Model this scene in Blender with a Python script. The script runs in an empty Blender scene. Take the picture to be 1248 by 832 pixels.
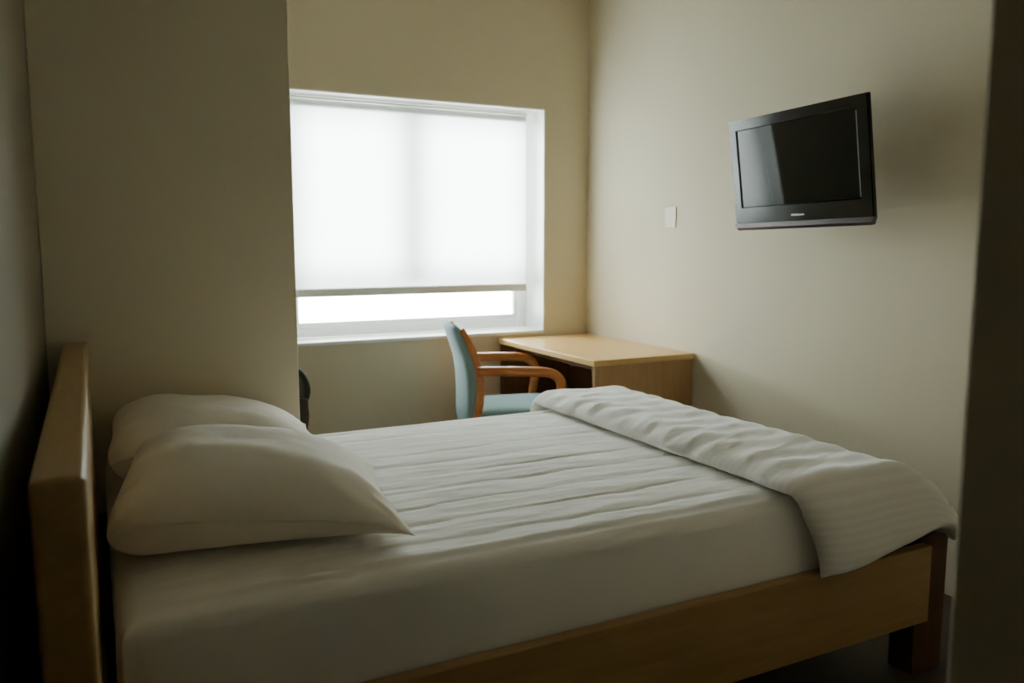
import bpy, bmesh, math, random
from mathutils import Vector, Matrix, noise

random.seed(4)
scene = bpy.context.scene
COL = scene.collection
PI = math.pi

# ------------------------------------------------------------------ helpers
def link(o, parent=None):
    COL.objects.link(o)
    if parent is not None:
        o.parent = parent
    return o

def tag(o, label=None, cat=None, group=None, kind=None):
    if label: o['label'] = label
    if cat: o['category'] = cat
    if group: o['group'] = group
    if kind: o['kind'] = kind
    return o

def thing(name, label, cat, loc=(0, 0, 0), rot=(0, 0, 0), group=None):
    o = bpy.data.objects.new(name, None)
    o.empty_display_size = 0.1
    link(o)
    o.location = loc
    o.rotation_euler = rot
    return tag(o, label, cat, group)

def obj(name, bm, m, parent=None, smooth=False, auto=None):
    bmesh.ops.recalc_face_normals(bm, faces=bm.faces[:])
    me = bpy.data.meshes.new(name)
    bm.to_mesh(me)
    bm.free()
    if smooth:
        for p in me.polygons: p.use_smooth = True
    me.materials.append(m)
    o = bpy.data.objects.new(name, me)
    link(o, parent)
    if auto is not None:
        for p in me.polygons: p.use_smooth = True
        try:
            me.set_sharp_from_angle(angle=math.radians(auto))
        except Exception:
            pass
    return o

def box(bm, x0, x1, y0, y1, z0, z1, bev=0.0, seg=2):
    b = bmesh.new()
    bmesh.ops.create_cube(b, size=1.0)
    for v in b.verts:
        v.co = Vector((x0 + (v.co.x + .5) * (x1 - x0), y0 + (v.co.y + .5) * (y1 - y0), z0 + (v.co.z + .5) * (z1 - z0)))
    if bev > 0:
        bmesh.ops.bevel(b, geom=b.edges[:], offset=bev, segments=seg, profile=.5, affect='EDGES')
    merge(bm, b)
    return bm

def merge(bm, b):
    me = bpy.data.meshes.new('tmp')
    b.to_mesh(me); b.free()
    bm.from_mesh(me)
    bpy.data.meshes.remove(me)

def BX(*a, **k):
    return box(bmesh.new(), *a, **k)

def catmull(pts, n=8):
    P = [Vector(p) for p in pts]
    P = [P[0] * 2 - P[1]] + P + [P[-1] * 2 - P[-2]]
    out = []
    for i in range(1, len(P) - 2):
        for k in range(n):
            t = k / n
            a, b, c, d = P[i - 1], P[i], P[i + 1], P[i + 2]
            out.append(.5 * ((2 * b) + (c - a) * t + (2 * a - 5 * b + 4 * c - d) * t * t + (3 * b - a - 3 * c + d) * t ** 3))
    out.append(P[-2].copy())
    return out

def sweep(bm, path, w, h, side, ns=16, e=3.2, wf=None, hf=None):
    """superellipse section swept on a path; `side` = fixed axis across the path"""
    side = Vector(side).normalized()
    rings = []
    n = len(path)
    for i, p in enumerate(path):
        a = path[max(0, i - 1)]; b = path[min(n - 1, i + 1)]
        t = (b - a).normalized()
        up = t.cross(side).normalized()
        s2 = up.cross(t).normalized()
        f = i / (n - 1)
        ww = w * (wf(f) if wf else 1); hh = h * (hf(f) if hf else 1)
        r = []
        for k in range(ns):
            an = 2 * PI * k / ns
            c, s = math.cos(an), math.sin(an)
            r.append(bm.verts.new(p + s2 * (ww / 2 * math.copysign(abs(c) ** (2 / e), c)) + up * (hh / 2 * math.copysign(abs(s) ** (2 / e), s))))
        rings.append(r)
    for i in range(n - 1):
        for k in range(ns):
            bm.faces.new((rings[i][k], rings[i][(k + 1) % ns], rings[i + 1][(k + 1) % ns], rings[i + 1][k]))
    bm.faces.new(rings[0][::-1]); bm.faces.new(rings[-1])
    return bm

def cyl(bm, p0, p1, r, ns=24):
    p0, p1 = Vector(p0), Vector(p1)
    t = (p1 - p0).normalized()
    s = t.orthogonal()
    return sweep(bm, [p0, p1], 2 * r, 2 * r, s, ns=ns, e=2)

def smoothstep(a, b, x):
    t = max(0., min(1., (x - a) / (b - a)))
    return t * t * (3 - 2 * t)

def fbm(x, y, z=0., o=3):
    v = 0; a = 1; f = 1
    for _ in range(o):
        v += a * noise.noise(Vector((x * f, y * f, z + 7.3 * _)))
        a *= .5; f *= 2
    return v

# ------------------------------------------------------------------ materials
def new_mat(name):
    m = bpy.data.materials.new(name)
    m.use_nodes = True
    nt = m.node_tree
    return m, nt, nt.nodes['Principled BSDF']

def N(nt, typ, **kw):
    n = nt.nodes.new(typ)
    for k, v in kw.items():
        if k in n.inputs: n.inputs[k].default_value = v
        else: setattr(n, k, v)
    return n

def coords(nt, scale=(1, 1, 1), rot=(0, 0, 0), kind='Object'):
    tc = N(nt, 'ShaderNodeTexCoord')
    mp = N(nt, 'ShaderNodeMapping')
    mp.inputs['Scale'].default_value = scale
    mp.inputs['Rotation'].default_value = rot
    nt.links.new(tc.outputs[kind], mp.inputs['Vector'])
    return mp.outputs['Vector']

def ramp(nt, fac, stops):
    r = N(nt, 'ShaderNodeValToRGB')
    e = r.color_ramp.elements
    e[0].position, e[0].color = stops[0][0], (*stops[0][1], 1)
    e[1].position, e[1].color = stops[1][0], (*stops[1][1], 1)
    for p, c in stops[2:]:
        x = e.new(p); x.color = (*c, 1)
    nt.links.new(fac, r.inputs['Fac'])
    return r.outputs['Color']

def bump(nt, bs, height, strength, dist=.002):
    b = N(nt, 'ShaderNodeBump', Strength=strength, Distance=dist)
    nt.links.new(height, b.inputs['Height'])
    nt.links.new(b.outputs['Normal'], bs.inputs['Normal'])

def plain(name, col, rough=.6, var=.06, scale=6., bumpk=0., bscale=300., metal=0., spec=.5):
    m, nt, bs = new_mat(name)
    v = coords(nt)
    t = N(nt, 'ShaderNodeTexNoise', Scale=scale, Detail=4.)
    nt.links.new(v, t.inputs['Vector'])
    lo = tuple(c * (1 - var) for c in col); hi = tuple(min(1, c * (1 + var)) for c in col)
    nt.links.new(ramp(nt, t.outputs['Fac'], [(.3, lo), (.7, hi)]), bs.inputs['Base Color'])
    bs.inputs['Roughness'].default_value = rough
    bs.inputs['Metallic'].default_value = metal
    bs.inputs['Specular IOR Level'].default_value = spec
    if bumpk:
        t2 = N(nt, 'ShaderNodeTexNoise', Scale=bscale, Detail=2.)
        nt.links.new(v, t2.inputs['Vector'])
        bump(nt, bs, t2.outputs['Fac'], bumpk, .001)
    return m

def wood(name, dark, light, axis='X', rough=.4, k=1.0, spec=.5):
    m, nt, bs = new_mat(name)
    sc = {'X': (1.2, 14, 14), 'Y': (14, 1.2, 14), 'Z': (14, 14, 1.2)}[axis]
    v = coords(nt, tuple(s * k for s in sc))
    t = N(nt, 'ShaderNodeTexNoise', Scale=3.0, Detail=6., Roughness=.6, Distortion=.4)
    nt.links.new(v, t.inputs['Vector'])
    nt.links.new(ramp(nt, t.outputs['Fac'], [(.32, dark), (.68, light)]), bs.inputs['Base Color'])
    bs.inputs['Roughness'].default_value = rough
    bs.inputs['Specular IOR Level'].default_value = spec
    bump(nt, bs, t.outputs['Fac'], .08, .001)
    return m

def fabric(name, col, stripes=None, weave=900., wk=.12, rough=.9, sheen=.15, uv=False):
    m, nt, bs = new_mat(name)
    v = coords(nt)
    t = N(nt, 'ShaderNodeTexNoise', Scale=5., Detail=3.)
    nt.links.new(v, t.inputs['Vector'])
    c = ramp(nt, t.outputs['Fac'], [(.3, tuple(x * .97 for x in col)), (.7, col)])
    bs.inputs['Roughness'].default_value = rough
    bs.inputs['Sheen Weight'].default_value = sheen
    if stripes:
        axis, freq, amt = stripes
        w = N(nt, 'ShaderNodeTexWave', Scale=freq, wave_type='BANDS', bands_direction=axis)
        nt.links.new(coords(nt, kind='UV') if uv else v, w.inputs['Vector'])
        r = ramp(nt, w.outputs['Fac'], [(.45, (1 - amt,) * 3), (.55, (1, 1, 1))])
        mx = N(nt, 'ShaderNodeMix', data_type='RGBA', blend_type='MULTIPLY')
        mx.inputs['Factor'].default_value = 1.
        nt.links.new(c, mx.inputs[6]); nt.links.new(r, mx.inputs[7])
        c = mx.outputs[2]
    nt.links.new(c, bs.inputs['Base Color'])
    t2 = N(nt, 'ShaderNodeTexNoise', Scale=weave, Detail=1.)
    nt.links.new(v, t2.inputs['Vector'])
    bump(nt, bs, t2.outputs['Fac'], wk, .0006)
    return m

WALL = plain('wall_paint', (.70, .635, .48), .75, .02, 1.5, .10, 260, spec=.25)
WALL_L_SHADE = plain('left_wall_shaded_paint', (.27, .24, .18), .75, .02, 1.5, .10, 260, spec=.2)  # wall paint darkened so the left wall's shade sits in its colour
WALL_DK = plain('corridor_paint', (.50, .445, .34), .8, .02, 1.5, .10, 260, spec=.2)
CEIL = plain('ceiling_paint', (.50, .46, .38), .9, .02, 1.5)
FLOOR = plain('floor_covering', (.05, .035, .025), .6, .18, 20, .2, 200)
WHITE = plain('white_paint', (.90, .905, .885), .45, .02, 2)
PVC = plain('white_plastic_frame', (.90, .915, .92), .3, .01, 2)
PLATE = plain('pale_plate', (.705, .638, .484), .45, .02, 8)
DESKTOP = wood('beech_desk_top', (.68, .42, .155), (.75, .49, .20), 'Y', .32)
DESKWD = wood('beech_desk_panel', (.42, .25, .11), (.50, .31, .145), 'Z', .45)
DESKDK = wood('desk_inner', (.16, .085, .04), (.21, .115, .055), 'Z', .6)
BEDWD = wood('bed_beech', (.36, .22, .09), (.44, .28, .12), 'X', .45)
HEADWD = wood('headboard_beech', (.42, .27, .11), (.50, .33, .145), 'Y', .42)
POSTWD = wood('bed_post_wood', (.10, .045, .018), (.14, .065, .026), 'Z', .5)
CHAIRWD = wood('chair_wood', (.46, .155, .035), (.62, .235, .06), 'X', .32, 1.5)
DARKWD = wood('dark_chair_wood', (.022, .012, .006), (.034, .02, .01), 'Z', .5)
BLUE = fabric('pale_blue_upholstery', (.27, .42, .44), None, 500, .25)
DARKGRN = fabric('dark_green_upholstery', (.018, .022, .012), None, 500, .25)
SHEET = fabric('white_sheet', (.93, .91, .865), ('Y', 11., .02), 900, .1, sheen=.95)
DUVETM = fabric('white_striped_duvet', (.90, .885, .85), ('Y', 13., .05), 900, .1, sheen=.8, uv=True)
PILLOWM = fabric('pillow_cotton', (.88, .84, .75), None, 900, .1)
TVBLK = plain('gloss_black_plastic', (.006, .006, .006), .12, .1, 5)
TVBACK = plain('matt_black_plastic', (.012, .012, .012), .5, .1, 5)
TVBAR = plain('dark_metallic_bar', (.075, .062, .066), .32, .05, 8, metal=.7)
TVSCR = plain('screen_glass', (.007, .008, .007), .035, .05, 3, spec=.36)
TVGLINT = plain('painted_edge_glint', (.30, .31, .30), .3, .03, 5)  # pale tone stands in for light caught on the screen's bevel
LOGO = plain('silver_logo', (.38, .38, .37), .35, .02, 5)
BARM = plain('blind_bar', (.66, .65, .58), .5, .03, 8)
METAL = plain('dark_metal', (.05, .05, .05), .4, .05, 8, metal=.8)

def glass_mat():
    m, nt, bs = new_mat('window_glass')
    nt.nodes.remove(bs)
    out = nt.nodes['Material Output']
    tr = N(nt, 'ShaderNodeBsdfTransparent'); tr.inputs['Color'].default_value = (.95, .97, .96, 1)
    gl = N(nt, 'ShaderNodeBsdfGlossy', Roughness=.01)
    fr = N(nt, 'ShaderNodeFresnel', IOR=1.45)
    mx = N(nt, 'ShaderNodeMixShader')
    nt.links.new(fr.outputs[0], mx.inputs[0]); nt.links.new(tr.outputs[0], mx.inputs[1]); nt.links.new(gl.outputs[0], mx.inputs[2])
    nt.links.new(mx.outputs[0], out.inputs['Surface'])
    return m
GLASS = glass_mat()

def blind_mat():
    m, nt, bs = new_mat('translucent_blind')
    nt.nodes.remove(bs)
    out = nt.nodes['Material Output']
    v = coords(nt, (300, 300, 300))
    t = N(nt, 'ShaderNodeTexNoise', Scale=1., Detail=1.)
    nt.links.new(v, t.inputs['Vector'])
    c = ramp(nt, t.outputs['Fac'], [(.3, (.80, .83, .83)), (.7, (.86, .89, .89))])
    tl = N(nt, 'ShaderNodeBsdfTranslucent'); df = N(nt, 'ShaderNodeBsdfDiffuse')
    nt.links.new(c, tl.inputs['Color']); nt.links.new(c, df.inputs['Color'])
    mx = N(nt, 'ShaderNodeMixShader'); mx.inputs[0].default_value = .35
    nt.links.new(tl.outputs[0], mx.inputs[1]); nt.links.new(df.outputs[0], mx.inputs[2])
    nt.links.new(mx.outputs[0], out.inputs['Surface'])
    return m
BLIND = blind_mat()

# ------------------------------------------------------------------ room
XL, XR, YB, ZC = -.14, 2.81, 4.45, 2.95
WX0, WX1, WZ0, WZ1 = .95, 2.503, .77, 2.12
YW = 4.75                                        # outer face of the window wall
def struct(name, bm, m, auto=None):
    return tag(obj(name, bm, m, None, auto=auto), kind='structure')

struct('floor', BX(XL - .15, XR + .15, -1.7, YW, -.1, 0), FLOOR)
struct('ceiling', BX(XL - .15, XR + .15, -1.7, YW, ZC, ZC + .1), CEIL)
struct('wall_left', BX(XL - .15, XL, -1.7, YW, 0, ZC), WALL_L_SHADE)
struct('wall_right', BX(XR, XR + .15, -1.7, YW, 0, ZC), WALL)
bm = bmesh.new()
box(bm, XL, WX0, YB, YW, 0, ZC)
box(bm, WX1, XR, YB, YW, 0, ZC)
box(bm, WX0, WX1, YB, YW, 0, WZ0)
box(bm, WX0, WX1, YB, YW, WZ1, ZC)
struct('wall_back', bm, WALL)
struct('wall_partition', BX(XL, .658, 3.0, 3.22, 0, ZC, bev=.004), WALL)
struct('wall_entry', BX(.90, XR, -1.7, .60, 0, ZC, bev=.006), WALL_DK)
struct('wall_front', BX(XL, .90, -1.7, -1.55, 0, ZC), WALL_DK)

# window_1: white lining of the recess, frame, sashes, sill, panes
w = thing('window_1', None, None, (0, 0, 0)); w['kind'] = 'structure'
bm = bmesh.new(); t = .008
box(bm, WX0, WX0 + t, YB - .001, 4.68, WZ0, WZ1)
box(bm, WX1 - t, WX1, YB - .001, 4.68, WZ0, WZ1)
box(bm, WX0 + t, WX1 - t, YB - .001, 4.68, WZ1 - t, WZ1)
obj('recess_lining', bm, WHITE, w)
obj('window_sill', BX(WX0 + t, WX1 - t, YB - .012, 4.68, WZ0 - .012, WZ0 + .008, bev=.004), WHITE, w)
bm = bmesh.new()
fx0, fx1, fz0, fz1, fw = WX0 + t, WX1 - t, WZ0 + .008, WZ1 - t, .055
y0, y1 = 4.675, 4.745
box(bm, fx0, fx0 + fw, y0, y1, fz0, fz1, bev=.004)
box(bm, fx1 - fw, fx1, y0, y1, fz0, fz1, bev=.004)
box(bm, fx0 + fw, fx1 - fw, y0, y1, fz0, fz0 + fw, bev=.004)
box(bm, fx0 + fw, fx1 - fw, y0, y1, fz1 - fw, fz1, bev=.004)
xm = 1.69; zt = 1.085
box(bm, xm - .045, xm + .045, y0, y1, zt + .03, fz1 - fw, bev=.004)
box(bm, fx0 + fw, fx1 - fw, y0, y1, zt - .03, zt + .03, bev=.004)
obj('window_frame', bm, PVC, w)
for a, b, c, d in ((fx0 + fw, xm - .045, zt + .03, fz1 - fw), (xm + .045, fx1 - fw, zt + .03, fz1 - fw), (fx0 + fw, fx1 - fw, fz0 + fw, zt - .03)):
    bm = bmesh.new(); s = .028
    box(bm, a, a + s, 4.69, 4.735, c, d, bev=.004)
    box(bm, b - s, b, 4.69, 4.735, c, d, bev=.004)
    box(bm, a + s, b - s, 4.69, 4.735, c, c + s, bev=.004)
    box(bm, a + s, b - s, 4.69, 4.735, d - s, d, bev=.004)
    sash = obj('sash', bm, PVC, w)
    obj('pane', BX(a + s - .004, b - s + .004, 4.714, 4.718, c + s - .004, d - s + .004), GLASS, sash)

# roller blind
rb = thing('roller_blind', 'white translucent roller blind drawn most of the way down the window', 'window blind', (1.6965, 4.555, 2.09))
BXH = .7315
obj('headrail', BX(-BXH - .01, BXH + .01, .002, .05, .002, .012, bev=.002), BARM, rb)
bm = bmesh.new(); cyl(bm, (-BXH, .022, -.028), (BXH, .022, -.028), .02)
obj('roller_tube', bm, WHITE, rb, smooth=True)
bm = bmesh.new()
pr = [(.0005, -.004), (.0005, -.03), (.0005, -.08), (.0005, -.2), (.0005, -.5), (.0005, -.8), (.0005, -1.035)]
vs = [[bm.verts.new((s * BXH, y, z)) for y, z in pr] for s in (-1, 1)]
for i in range(len(pr) - 1):
    bm.faces.new((vs[0][i], vs[0][i + 1], vs[1][i + 1], vs[1][i]))
obj('blind_fabric', bm, BLIND, rb, smooth=True)
obj('bottom_bar', BX(-BXH, BXH, -.012, .012, -1.074, -1.028, bev=.005), BARM, rb)

# blank wall plate
obj_pl = obj('blank_wall_plate', BX(XR - .005, XR, 3.557, 3.648, 1.40, 1.51, bev=.002), PLATE)
tag(obj_pl, 'small pale blank plate fixed on the wall between desk and television', 'wall plate')

# ------------------------------------------------------------------ television
TILT = math.radians(7.6)
tv = thing('flat_screen_tv', 'black flat screen television mounted high on the right wall', 'television', (2.575, 2.484, 1.615), (0, 0, 0))
tv.rotation_euler = (math.radians(-.9), -TILT, math.radians(-2.0))
# local: -x faces the room, y = width, z = height
TW, TH = .757, .475
hw, hh = TW / 2, TH / 2
sy0, sy1, sz0, sz1 = -hw + .052, hw - .045, -hh + .098, hh - .042
bm = bmesh.new()
F = [(-hw, -hh + .03), (hw, -hh + .03), (hw, hh), (-hw, hh)]
I = [(sy0, sz0), (sy1, sz0), (sy1, sz1), (sy0, sz1)]
vf = [bm.verts.new((-.022, y, z)) for y, z in F]
vi = [bm.verts.new((-.022, y, z)) for y, z in I]
vd = [bm.verts.new((-.014, y + (.004 if y < 0 else -.004), z + (.004 if z < 0 else -.004))) for y, z in I]
vb = [bm.verts.new((-.003, y * .995, z)) for y, z in F]
for i in range(4):
    j = (i + 1) % 4
    bm.faces.new((vf[i], vf[j], vi[j], vi[i])); bm.faces.new((vi[i], vi[j], vd[j], vd[i])); bm.faces.new((vf[j], vf[i], vb[i], vb[j]))
bm.faces.new(vb)
bmesh.ops.bevel(bm, geom=[e for e in bm.edges if all(v in vf for v in e.verts)], offset=.004, segments=2, affect='EDGES')
obj('bezel', bm, TVBLK, tv, auto=35)
obj('screen', BX(-.0155, -.012, sy0 + .003, sy1 - .003, sz0 + .003, sz1 - .003), TVSCR, tv)
tag(obj('screen_edge_glint', BX(-.019, -.0145, sy0 + .0045, sy0 + .0075, sz0 + .008, sz1 - .012), TVGLINT, tv), 'thin pale line painted as a glint down the right edge of the screen')
bm = bmesh.new()
prof = [(-.026, .030), (-.027, .012), (-.020, .0), (-.004, .002), (-.003, .03)]
for sgn in (1,):
    va = [bm.verts.new((x, -hw + .012 * (1 - z / .03), -hh + z)) for x, z in prof]
    vb2 = [bm.verts.new((x, hw - .012 * (1 - z / .03), -hh + z)) for x, z in prof]
n = len(prof)
for i in range(n):
    bm.faces.new((va[i], va[(i + 1) % n], vb2[(i + 1) % n], vb2[i]))
bm.faces.new(va); bm.faces.new(vb2[::-1])
tag(obj('lower_trim', bm, TVBAR, tv), 'dark metallic strip along the bottom edge')
# back shell tapering to the mount
bm = bmesh.new()
ls = [(-.004, hw - .012, hh - .034), (.045, hw - .07, hh - .06), (.075, hw - .12, hh - .10), (.085, hw - .16, hh - .14)]
rings = [[bm.verts.new((x, sy * a, sz * b)) for sy, sz in ((-1, -1), (1, -1), (1, 1), (-1, 1))] for x, a, b in ls]
for i in range(len(rings) - 1):
    for k in range(4):
        bm.faces.new((rings[i][k], rings[i][(k + 1) % 4], rings[i + 1][(k + 1) % 4], rings[i + 1][k]))
bm.faces.new(rings[0]); bm.faces.new(rings[-1])
obj('back_shell', bm, TVBACK, tv)
bm = bmesh.new(); x = .034
for wd in (.007, .005, .005, .006, .006, .003, .006, .005, .005, .005, .005):
    hgt = .0075 if x > .006 else .0062
    box(bm, -.0232, -.0215, x - wd, x, -hh + .052, -hh + .052 + hgt); x -= wd + .0012
obj('maker_mark', bm, LOGO, tv)
bm = bmesh.new()
box(bm, .083, .10, -.11, .11, -.11, .11, bev=.003)
br = obj('wall_bracket', bm, METAL, tv)
bm = bmesh.new()
box(bm, .10, .215, -.03, .03, -.03, .03, bev=.004)
obj('bracket_arm', bm, METAL, br)

# ------------------------------------------------------------------ desk
DX0, DX1, DY0, DY1, DZ = 2.178, XR - .004, 3.372, YB - .006, .74
dk = thing('desk', 'light beech writing desk in the corner beneath the wall plate', 'desk', (0, 0, 0))
obj('desk_top', BX(DX0, DX1, DY0, DY1, DZ - .03, DZ, bev=.003), DESKTOP, dk)
obj('side_panel', BX(DX0 + .012, DX1 - .004, DY0 + .008, DY0 + .033, 0, DZ - .031, bev=.002), DESKWD, dk)
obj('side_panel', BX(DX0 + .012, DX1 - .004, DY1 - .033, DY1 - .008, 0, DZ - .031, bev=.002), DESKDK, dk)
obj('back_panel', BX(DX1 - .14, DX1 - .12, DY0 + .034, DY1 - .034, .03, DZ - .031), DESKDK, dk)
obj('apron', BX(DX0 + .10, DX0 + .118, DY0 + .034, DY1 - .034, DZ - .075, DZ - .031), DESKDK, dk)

# ------------------------------------------------------------------ armchair
CA = math.radians(-15)
ch = thing('armchair', 'pale blue upholstered armchair with orange-brown bentwood arms facing the desk', 'chair', (1.963, 3.897, 0), (0, 0, CA))
def cushion(name, outline, thick, fn, m, parent, nrm_bulge=.012, nu=18, nv=18):
    """soft slab: fn(u,v,t) -> point, u,v in [-1,1], t=-1 back / 1 front"""
    bm = bmesh.new()
    G = {}
    for s in (-1, 1):
        for i in range(nu + 1):
            for j in range(nv + 1):
                u = -1 + 2 * i / nu; v = -1 + 2 * j / nv
                if s == -1 and (i in (0, nu) or j in (0, nv)):
                    G[s, i, j] = G[1, i, j] if (1, i, j) in G else None
                    if G[s, i, j]: continue
                G[s, i, j] = bm.verts.new(fn(u, v, s))
    for i in range(nu + 1):
        for j in range(nv + 1):
            if i in (0, nu) or j in (0, nv):
                if G[-1, i, j] is not G[1, i, j]:
                    bm.verts.remove(G[-1, i, j]); G[-1, i, j] = G[1, i, j]
    for s in (-1, 1):
        for i in range(nu):
            for j in range(nv):
                f = (G[s, i, j], G[s, i + 1, j], G[s, i + 1, j + 1], G[s, i, j + 1])
                bm.faces.new(f if s == 1 else f[::-1])
    return obj(name, bm, m, parent, smooth=True)

def edge_t(u, v, e=8):
    return max(0., (1 - abs(u) ** e) * (1 - abs(v) ** e)) ** .5

def back_x(z):        # rake of the chair back: rear profile
    pts = [(.35, -.225), (.52, -.222), (.62, -.225), (.72, -.238), (.82, -.27), (.92, -.315)]
    for (z0, x0), (z1, x1) in zip(pts, pts[1:]):
        if z <= z1:
            return x0 + (x1 - x0) * smoothstep(0, 1, (z - z0) / (z1 - z0)) if False else x0 + (x1 - x0) * (z - z0) / (z1 - z0)
    return pts[-1][1]
def backfn(u, v, t):
    z = .635 + v * .283
    rc = 1 - .05 * smoothstep(.4, 1, v)
    y = u * .228 * rc
    x = back_x(z) - .030 * (1 - u * u) + .012
    z += -.012 * u * u * max(0, v)
    return Vector((x + t * .028 * edge_t(u, v, 10), y, z))
cushion('backrest', None, 0, backfn, BLUE, ch, nu=20, nv=26)
def seatfn(u, v, t):
    x = .03 + u * .245
    y = v * (.235 + .02 * u)
    x += .025 * (1 - v * v) * max(0, u)
    return Vector((x, y, .435 + t * .035 * edge_t(u, v, 8) + (.008 * (1 - u * u) * (1 - v * v) if t > 0 else 0)))
cushion('seat', None, 0, seatfn, BLUE, ch)
for s in (-1, 1):
    # rear stile and leg in one bent piece
    path = catmull([(-.27, s * .245, .0), (-.235, s * .245, .2), (-.205, s * .243, .42), (-.185, s * .242, .55), (-.192, s * .242, .66), (-.225, s * .236, .78), (-.276, s * .214, .885)], 8)
    bm = bmesh.new(); sweep(bm, path, .026, .034, (0, 1, 0), wf=lambda f: 1.0, hf=lambda f: .85 + .3 * math.sin(PI * min(1, f * 1.0)))
    obj('rear_leg', bm, CHAIRWD, ch, smooth=True)
    # arm that bends down into the front leg
    path = catmull([(-.205, s * .262, .676), (-.08, s * .272, .675), (.06, s * .282, .671), (.165, s * .285, .660), (.217, s * .285, .622), (.226, s * .282, .56), (.205, s * .275, .42), (.215, s * .27, .2), (.225, s * .27, 0)], 8)
    bm = bmesh.new(); sweep(bm, path, .048, .049, (0, 1, 0), wf=lambda f: 1.0 - .35 * smoothstep(.45, .75, f), hf=lambda f: 1.0 - .1 * smoothstep(.5, .9, f))
    obj('armrest', bm, CHAIRWD, ch, smooth=True)
bm = bmesh.new()
box(bm, -.19, .20, -.235, -.213, .365, .405, bev=.003); box(bm, -.19, .20, .213, .235, .365, .405, bev=.003)
box(bm, .185, .205, -.235, .235, .365, .405, bev=.003); box(bm, -.205, -.185, -.235, .235, .365, .405, bev=.003)
obj('seat_frame', bm, CHAIRWD, ch)

# ------------------------------------------------------------------ dark chair behind the partition
dc = thing('side_chair', 'dark rounded chair back just showing past the edge of the partition wall', 'chair', (.555, 3.86, 0), (0, 0, PI))
def dback(u, v, t):
    z = .672 + v * .086
    wz = .19 * (1 - .35 * max(0, v) ** 3)
    x = -.250 - .030 * (1 - v * v) - .012 * (1 - v)
    return Vector((x + t * .018 * edge_t(u, v, 6), u * wz, z))
cushion('backrest', None, 0, dback, DARKGRN, dc)
def dseat(u, v, t):
    return Vector((.0 + u * .22, v * .21, .44 + t * .03 * edge_t(u, v, 8)))
cushion('seat', None, 0, dseat, DARKGRN, dc)
for s in (-1, 1):
    bm = bmesh.new(); sweep(bm, catmull([(-.20, s * .19, 0), (-.21, s * .19, .3), (-.235, s * .19, .42), (-.268, s * .188, .62)], 6), .025, .075, (0, 1, 0), hf=lambda f: .5 + .5 * smoothstep(.3, .75, f) - .45 * smoothstep(.86, 1, f))
    obj('rear_leg', bm, DARKWD, dc, smooth=True)
    bm = bmesh.new(); sweep(bm, catmull([(.20, s * .185, 0), (.195, s * .185, .2), (.19, s * .185, .42)], 6), .03, .03, (0, 1, 0))
    obj('front_leg', bm, DARKWD, dc, smooth=True)

# ------------------------------------------------------------------ bed frame
bf = thing('bed_frame', 'beech wooden bed frame with tall headboard against the left wall', 'bed', (0, 0, 0))
obj('headboard', BX(-.092, -.022, 1.25, 2.985, .0, 1.0, bev=.010, seg=3), HEADWD, bf)
obj('side_rail', BX(-.020, 2.17, 1.512, 1.546, .195, .43, bev=.003), BEDWD, bf)
obj('side_rail', BX(-.020, 2.17, 2.955, 2.98, .195, .43, bev=.003), BEDWD, bf)
for y in (1.555, 2.885):
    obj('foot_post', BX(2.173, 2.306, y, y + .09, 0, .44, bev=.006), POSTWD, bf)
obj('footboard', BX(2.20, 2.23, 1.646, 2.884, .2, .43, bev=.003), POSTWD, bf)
bm = bmesh.new()
for i in range(14):
    x = .06 + i * .152
    box(bm, x, x + .08, 1.546, 2.954, .33, .349)
obj('slat_base', bm, DARKWD, bf)

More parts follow.
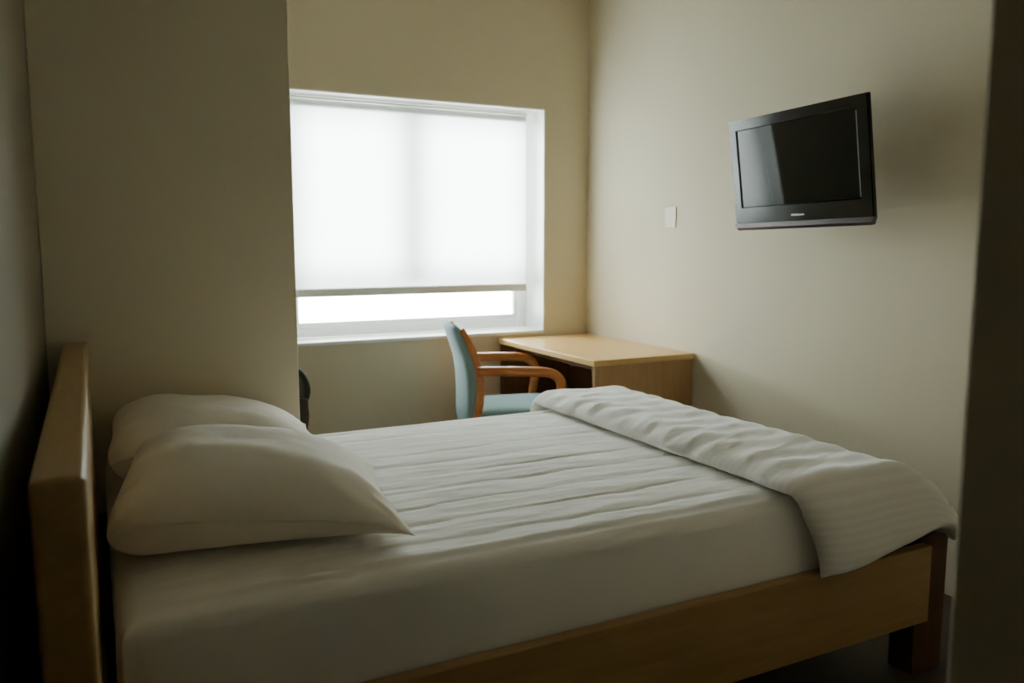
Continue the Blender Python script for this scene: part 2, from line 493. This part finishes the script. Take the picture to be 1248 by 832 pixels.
# ------------------------------------------------------------------ mattress in its sheet
MX0, MX1, MY0, MY1, MZ0, MZ1 = .012, 2.045, 1.565, 2.935, .352, .63
def rounded_slab(nx, ny, nzs):
    """grid over the top, rolling over rounded edges to the sides"""
    bm = bmesh.new()
    r = .036
    def axis_pts(a0, a1, n):
        # arc-length list: (pos, drop)
        L = []
        hs = MZ1 - MZ0 - r
        for k in range(nzs): L.append((a0, hs * (1 - k / nzs) + r, -1))
        for k in range(5):
            t = PI / 2 * k / 5; L.append((a0 + r * (1 - math.cos(t)), r * (1 - math.sin(t)), -1))
        for k in range(n + 1): L.append((a0 + r + (a1 - a0 - 2 * r) * k / n, 0, 0))
        for k in range(1, 6):
            t = PI / 2 * (5 - k) / 5; L.append((a1 - r * (1 - math.cos(t)), r * (1 - math.sin(t)), 1))
        for k in range(1, nzs + 1): L.append((a1, hs * k / nzs + r, 1))
        return L
    ax = axis_pts(MX0, MX1, nx); ay = axis_pts(MY0, MY1, ny)
    G = []
    for x, dx, sx in ax:
        row = []
        for y, dy, sy in ay:
            d = max(dx, dy)
            if dx > 0 and dy > 0:
                # corner: collapse on the rounded corner
                xx = x; yy = y
            else:
                xx, yy = x, y
            z = MZ1 - d
            # crown and quilting on the top
            if d == 0:
                ex = min(x - MX0, MX1 - x); ey = min(y - MY0, MY1 - y)
                m = smoothstep(.03, .10, ex) * smoothstep(.035, .075, ey)
                c = .006 * m
                wob = .020 * fbm(x * 1.7, y * 2.3, 3.) + .010 * fbm(x * 6, y * 4, 9.)
                q = (y - MY0 + wob) / .128
                fq = abs(q - round(q)) * .128
                amp = .25 + 1.1 * max(0, fbm(x * 2.2, round(q) * 3.1, 5.) + .25)
                g = -.0036 * amp * math.exp(-(fq / .005) ** 2)
                puff = .0022 * (math.sin(PI * (q - math.floor(q)))) ** .7
                wr = .0022 * fbm(x * 4 + y * 2, y * 20, 1.) + .0018 * abs(fbm(x * 7, y * 34, 4.))
                z += c + m * (g + puff + wr)
            else:
                bul = .009 * math.sin(PI * min(1, d / (MZ1 - MZ0)))
                w2 = .003 * fbm(x * 4, y * 4, d * 9)
                if dy > 0 and dx == 0: yy += sy * (bul + w2)
                if dx > 0 and dy == 0: xx += sx * (bul + w2)
            row.append(bm.verts.new((xx, yy, z)))
        G.append(row)
    for i in range(len(ax) - 1):
        for j in range(len(ay) - 1):
            bm.faces.new((G[i][j], G[i + 1][j], G[i + 1][j + 1], G[i][j + 1]))
    # underside
    border = [G[i][0] for i in range(len(ax))] + [G[-1][j] for j in range(1, len(ay))] + [G[i][-1] for i in range(len(ax) - 2, -1, -1)] + [G[0][j] for j in range(len(ay) - 2, 0, -1)]
    bm.faces.new(border[::-1])
    bmesh.ops.remove_doubles(bm, verts=bm.verts[:], dist=.0004)
    bmesh.ops.dissolve_degenerate(bm, edges=bm.edges[:], dist=.0003)
    return bm
ms = obj('mattress', rounded_slab(150, 170, 6), SHEET, None, smooth=True)
tag(ms, 'thick mattress in a quilted white sheet on the wooden bed frame', 'mattress')

# ------------------------------------------------------------------ duvet folded across the foot
def duvet():
    bm = bmesh.new()
    A0, A1 = 1.615, 2.0 + .36
    YN, YF = MY0 - .012, MY1 + .012
    Z0 = MZ1 + .029
    def base(a, b):
        """a: along the bed, b: arc position across (0 = near top edge, negative hangs near side, >W hangs far)"""
        W = YF - YN
        s = max(0., (a - 2.0) / .36)
        x = min(a, 2.0) + .262 * s ** .85
        dA = .215 * s ** 1.55
        dB = 0.; y = YN + b
        r = .05
        if b < 0:
            o = -b
            if o < r * PI / 2:
                t = o / r; y = YN - r * math.sin(t) * .75; dB = r * (1 - math.cos(t))
            else:
                y = YN - r * .75 - .02 * (o - r * PI / 2) / .2; dB = r + (o - r * PI / 2)
        elif b > W:
            o = b - W
            if o < r * PI / 2:
                t = o / r; y = YF + r * math.sin(t) * .75; dB = r * (1 - math.cos(t))
            else:
                y = YF + r * .75; dB = r + (o - r * PI / 2)
        z = Z0 - (dA ** 3 + dB ** 3) ** (1 / 3)
        return Vector((x, y, z))
    na, nb = 64, 190
    W = YF - YN
    def bpos(a, v):
        near = .262 - .10 * ((a - A0) / (A1 - A0)) ** 1.3
        far = .13
        return -near + v * (near + W + far)
    AB = {}
    Gt = [[None] * (nb + 1) for _ in range(na + 1)]; Gb = [[None] * (nb + 1) for _ in range(na + 1)]
    for i in range(na + 1):
        u = i / na
        # more samples at the folded edge
        uu = u ** 1.35
        for j in range(nb + 1):
            v = j / nb
            a = A0 + (A1 - A0) * uu
            b = bpos(a, v)
            wavy = .010 * fbm(1.3, b * 3.0, 2.) + .006 * fbm(4.1, b * 9.0, 6.)
            a2 = a + wavy * (1 - smoothstep(0, .35, uu)) + .085 * smoothstep(.03, -.26, b) * (1 - uu)
            p = base(a2, b)
            e = .004
            du = base(a2 + e, b) - base(a2 - e, b); dv = base(a2, b + e) - base(a2, b - e)
            n = du.cross(dv)
            n = n.normalized() if n.length > 1e-9 else Vector((0, 0, 1))
            # thickness profile: fat roll at the fold, thinning at the hems
            ea = min(1, (uu * (A1 - A0)) / .075); eh = min(1., (1 - uu) * (A1 - A0) / .04)
            ev = min(1., v * 1.85 / .035); ew = min(1., (1 - v) * 1.85 / .03)
            prof = math.sqrt(max(0, 1 - (1 - ea) ** 2)) * math.sqrt(max(0, 1 - (1 - eh) ** 2)) * math.sqrt(max(0, 1 - (1 - ev) ** 2)) * math.sqrt(max(0, 1 - (1 - ew) ** 2))
            th = .036 + .010 * math.exp(-((uu * (A1 - A0) - .12) / .10) ** 2)
            # wrinkles: puckers running off the folded edge + channels across the bed
            sx = uu * (A1 - A0)
            wr = .0048 * fbm(sx * 2.6 + b * 1.2, b * 15 - sx * 7, 11.) * (1 - .55 * smoothstep(.25, .5, sx))
            wr += .0040 * fbm(sx * 6., b * 36 - sx * 14, 21.) * (1 - smoothstep(.08, .36, sx)) * (.45 + .8 * math.exp(-((b - .34) / .26) ** 2))
            ch_ = .0022 * math.cos(2 * PI * b / .115)
            hang = smoothstep(.02, -.08, b)
            wr = wr * (1 - .65 * hang) + ch_ * (1 - hang) + .006 * fbm(sx * 4, b * 3, 31.)
            top = p + n * (prof * (th + wr))
            bot = p - n * (prof * .016)
            edge = (i in (0, na)) or (j in (0, nb))
            if edge:
                q = bm.verts.new(p); Gt[i][j] = q; Gb[i][j] = q
            else:
                Gt[i][j] = bm.verts.new(top); Gb[i][j] = bm.verts.new(bot)
            AB[Gt[i][j]] = AB[Gb[i][j]] = (a, b)
    for i in range(na):
        for j in range(nb):
            bm.faces.new((Gt[i][j], Gt[i + 1][j], Gt[i + 1][j + 1], Gt[i][j + 1]))
            try: bm.faces.new((Gb[i][j], Gb[i][j + 1], Gb[i + 1][j + 1], Gb[i + 1][j]))
            except ValueError: pass
    uvl = bm.loops.layers.uv.new('cloth')
    for f in bm.faces:
        for l in f.loops:
            l[uvl].uv = AB[l.vert]
    return bm
dv = obj('duvet', duvet(), DUVETM, None, smooth=True)
tag(dv, 'folded white striped duvet lying across the foot of the bed', 'duvet')

# ------------------------------------------------------------------ pillows
def pillow(label, loc, rotz, hx, hy, ht, rise, seed):
    """soft case: a flat-ish underside, a crisp seam and a dome that is highest at the headboard end"""
    bm = bmesh.new()
    n = 60
    G = {}
    def seam(u, v):
        # height of the seam: the headboard end is propped up, the near side lies low
        return .014 + .062 * (1 - u * u) ** .8 + rise * smoothstep(.2, -1, u) * (.75 + .25 * smoothstep(-1.1, .6, v))
    for s in (1, -1):
        for i in range(n + 1):
            for j in range(n + 1):
                u = math.sin(PI / 2 * (-1 + 2 * i / n)); v = math.sin(PI / 2 * (-1 + 2 * j / n))
                border = i in (0, n) or j in (0, n)
                if border and s == -1:
                    G[s, i, j] = G[1, i, j]; continue
                cx = 1 - .075 * (1 - v * v); cy = 1 - .045 * (1 - u * u)
                x, y = hx * u * cx, hy * v * cy
                if u < 0:
                    pull = (u * v) ** 4
                    x *= 1 - .09 * pull; y *= 1 - .09 * pull
                du, dv = 1 - abs(u), 1 - abs(v)
                ku = max(0., 1 - (1 - min(1, du / .95)) ** 2.2) ** .62
                kv = max(0., 1 - (1 - min(1, dv / .80)) ** 2.2) ** .62
                k = ku * kv
                sm = seam(u, v)
                # puckers that run in from the corners and short ends
                c = max(0., abs(u) * abs(v) - .25)
                ang = math.atan2(v, u)
                wr = .012 * fbm(ang * 5 + seed, abs(u) + abs(v), seed) * c * 1.6 + .007 * fbm(u * 2.2 + seed, v * 2.2, seed + 4) * k
                wr += .016 * math.exp(-((u + .95) / .22) ** 2) * fbm(v * 7, u * 2, seed + 9)
                if s == 1:
                    z = sm + (ht - .02 - sm * .55) * k * (1 - .25 * u) + wr
                    x += -.02 * k * max(0., -u)
                else:
                    kb = min(1, du / .40, dv / .40); z = sm * (1 - (1 - (1 - kb) ** 2.4) ** .7) + .003
                if border: z = sm + wr * .6
                G[s, i, j] = bm.verts.new((x, y, max(z, .003)))
    for s in (1, -1):
        for i in range(n):
            for j in range(n):
                f = (G[s, i, j], G[s, i + 1, j], G[s, i + 1, j + 1], G[s, i, j + 1])
                if len(set(f)) == 4:
                    try: bm.faces.new(f if s == 1 else f[::-1])
                    except ValueError: pass
    o = obj('pillow', bm, PILLOWM, None, smooth=True)
    o.location = loc; o.rotation_euler = (0, 0, rotz)
    return tag(o, label, 'pillow', 'pillows at the head of the bed')
PZ = MZ1 + .018
pillow('plump white pillow at the near side of the bed, in front of the other', (.340, 2.035, PZ), math.radians(-9), .328, .305, .187, .07, 2.)
pillow('white pillow behind the front one, beside the partition wall', (.327, 2.665, PZ), math.radians(-3), .322, .29, .165, .075, 5.)

# ------------------------------------------------------------------ light and camera
wd = bpy.data.worlds.new('overcast_sky'); scene.world = wd
wd.use_nodes = True
bg = wd.node_tree.nodes['Background']
bg.inputs['Color'].default_value = (.95, 1.0, .99, 1)
bg.inputs['Strength'].default_value = 42.0
ld = bpy.data.lights.new('window_portal', 'AREA'); ld.shape = 'RECTANGLE'
ld.size = WX1 - WX0; ld.size_y = WZ1 - WZ0
ld.cycles.is_portal = True
lo = link(bpy.data.objects.new('window_portal', ld))
lo.location = ((WX0 + WX1) / 2, 4.78, (WZ0 + WZ1) / 2)
lo.rotation_euler = (-PI / 2, 0, 0)

cd = bpy.data.cameras.new('camera'); cam = link(bpy.data.objects.new('camera', cd))
FPX = 1000.
cd.sensor_width = 36.; cd.lens = FPX * 36. / 1248
pitch = math.atan(121 / FPX); yaw = math.radians(27.1)
cam.location = (0, 0, 1.32)
cam.rotation_euler = (PI / 2 - pitch, 0, -yaw)
cd.clip_start = .02
cd.dof.use_dof = True
cd.dof.focus_distance = 2.45
cd.dof.aperture_fstop = 2.8
scene.camera = cam

scene.view_settings.view_transform = 'AgX'
scene.view_settings.look = 'AgX - Base Contrast'
scene.view_settings.exposure = 0.
scene.cycles.max_bounces = 12
scene.cycles.diffuse_bounces = 8
scene.cycles.transparent_max_bounces = 8
scene.cycles.use_denoising = True
scene.cycles.sample_clamp_indirect = 0
